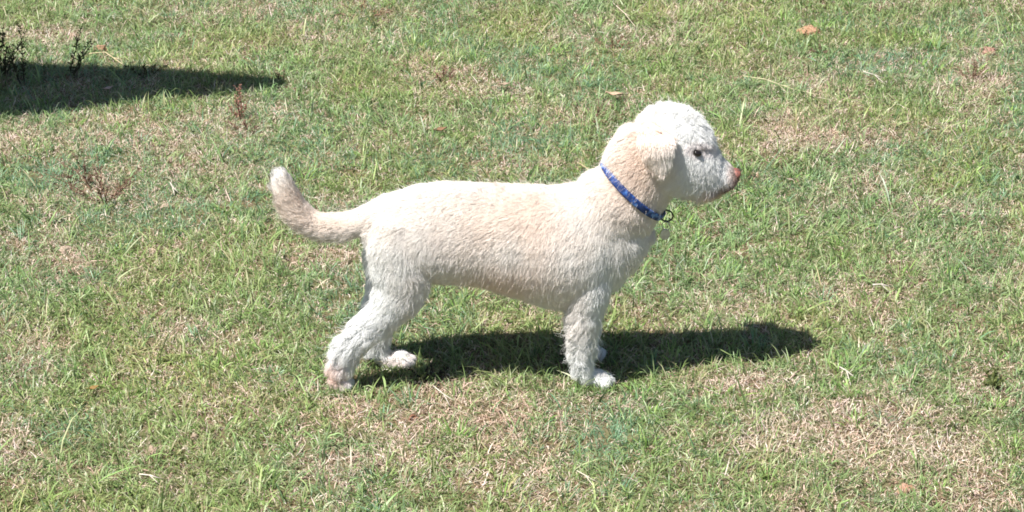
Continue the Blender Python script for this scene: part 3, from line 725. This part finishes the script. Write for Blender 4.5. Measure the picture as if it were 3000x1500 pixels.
clod(2892,154,50,26,(.30,.165,.12),(.36,.23,.18),'flat pinkish brown lump of soil near the upper right corner', group='soil lumps')
clod(2655,1440,52,40,SA,(.36,.25,.19),'knobbly orange brown lump of soil near the bottom right', group='soil lumps')
clod(295,150,40,30,(.24,.14,.08),(.32,.21,.14),'small brown lump of soil above the shadow', group='soil lumps')
clod(1212,1228,34,26,(.22,.11,.07),(.28,.16,.10),'small rust brown lump on the dry patch under the dog', group='soil lumps')
clod(450,1330,38,40,TA,TB,'ball of dry grass in the lower left, the lower of two close together','dry grass ball','balls of matted dry grass','dry_grass_ball',True)
clod(571,1292,32,36,TA,TB,'ball of dry grass in the lower left, the upper of two close together','dry grass ball','balls of matted dry grass','dry_grass_ball',True)
clod(192,735,42,28,(.30,.23,.17),(.40,.32,.25),'pale flat ball of dry grass near the left edge','dry grass ball','balls of matted dry grass','dry_grass_ball',True)
clod(484,612,30,28,(.30,.23,.17),(.40,.32,.25),'pale ball of dry grass left of the dog tail','dry grass ball','balls of matted dry grass','dry_grass_ball',True)

def leaf(px, py, wpx, col, label, rot=0.):
    p = gpt(px, py); sc = FPX/np.linalg.norm(p-CAM); a = wpx/2/sc; n_ = 13
    Vs = []; F4 = []
    for i in range(n_):
        u = -1+2*i/(n_-1); wv = a*.45*(1-abs(u)**1.7)+.0004
        for j, v_ in enumerate((-1, -.5, 0, .5, 1)):
            Vs.append((u*a, v_*wv, a*(.16*u*u+.22*abs(v_)**1.5)+a*.05*math.sin(5*u+v_)))
    for i in range(n_-1):
        for j in range(4): F4.append((i*5+j, i*5+j+1, i*5+j+6, i*5+j+5))
    V_ = np.array(Vs); cs, sn = math.cos(rot), math.sin(rot)
    V_ = np.stack([V_[:, 0]*cs-V_[:, 1]*sn, V_[:, 0]*sn+V_[:, 1]*cs, V_[:, 2]+.018], 1)
    me = mesh_np('fallen_leaf', V_, np.array(F4), None, np.tile(np.array(col), (len(V_), 1))*(.8+.4*vnoise(V_, 200.)[:, None]), smooth=True)
    t = link_mesh('fallen_leaf', me, M_STRAW); t.location = p
    md_ = t.modifiers.new('thickness', 'SOLIDIFY'); md_.thickness = .0006
    tag(t, label, 'leaf', 'fallen dry leaves')
leaf(1800, 298, 50, (.44,.32,.22), 'pale tan dry leaf in the grass behind the dog head', -.2)
leaf(1290, 402, 44, (.22,.13,.07), 'curled rust brown leaf in the grass above the dog back', .5)
leaf(1478, 268, 34, (.36,.27,.20), 'small dull leaf in the grass above the dog shoulders', .2)
leaf(318, 280, 34, (.5,.38,.32), 'pale dry leaf lying in the shadow', .7)
leaf(275, 1163, 40, (.24,.15,.05), 'dark brown leaf in the grass at the lower left', .6)

# ------------------------------------------------------------------ unseen tree added left of the frame, bough shaped to throw the long pointed shadow
KX, KY = SUN[0]/SUN[2], SUN[1]/SUN[2]
def over(px, py, h): g = on_ground(px, py); return np.array([g[0]+KX*h, g[1]+KY*h, h])
tree = empty('tree', (-2.9, .9, 0)); tag(tree, 'unseen leafy tree added left of the view, its long low bough shaped to throw the pointed shadow', 'tree')
HB = 1.25
prof = [(-900, 300, .30), (-500, 285, .27), (-200, 270, .225), (0, 266, .190), (150, 263, .168), (300, 255, .135), (450, 250, .098), (600, 250, .070), (700, 250, .048), (780, 249, .030), (825, 248, .014)]
C_ = np.array([over(a, b_, HB+.02*i) for i, (a, b_, r_) in enumerate(prof)]); Rr = np.array([x[2] for x in prof])*1.12
NL = 42000; s_ = rng.uniform(0, 1, NL)**.9*(len(prof)-1); i = np.minimum(s_.astype(int), len(prof)-2); f = (s_-i)[:, None]
cc = C_[i]*(1-f)+C_[i+1]*f; rr = Rr[i]*(1-f[:, 0])+Rr[i+1]*f[:, 0]
d = nrm(rng.normal(0, 1, (NL, 3)))*(rng.random(NL)**(1/2.6)*rr)[:, None]; d[:, 0] *= .4
lp = cc+d; ll = np.minimum(.034, .4*rr+.008)*rng.uniform(.7, 1.2, NL)
ax = nrm(rng.normal(0, 1, (NL, 3))+np.array([.3, 0, -.2])); sd = nrm(np.cross(ax, rng.normal(0, 1, (NL, 3))))
Vv = np.stack([lp, lp+ax*(ll*.5)[:, None]+sd*(ll*.28)[:, None], lp+ax*ll[:, None], lp+ax*(ll*.5)[:, None]-sd*(ll*.28)[:, None]], 1).reshape(-1, 3)
me = mesh_np('crown', Vv, np.arange(NL*4).reshape(-1, 4), None, np.repeat(pick(NL, [(.05,.10,.03),(.07,.13,.04),(.04,.08,.03)], [1, 1, 1]), 4, 0))
link_mesh('crown', me, blade_mat('leaf_green', .3, .4, .4), tree)
tp = [np.array([-2.9, .9, -.05]), np.array([-2.88, .80, .5]), np.array([-2.8, .66, .9]), C_[0]+np.array([-.25, .1, -.02])]
paths = [(tp, .06, .035), ([tp[-1]]+[c for c in C_[:-1]], .03, .003)]
for k in range(26):
    a = C_[rng.integers(0, 8)]; dd = nrm(rng.normal(0, 1, 3)+np.array([.8, 0, .1]))*rng.uniform(.08, .16); paths.append(([a, a+dd*.5, a+dd], .004, .001))
link_mesh('trunk', stick_mesh('trunk', paths, (.12,.09,.06), 8), M_STEM, tree)
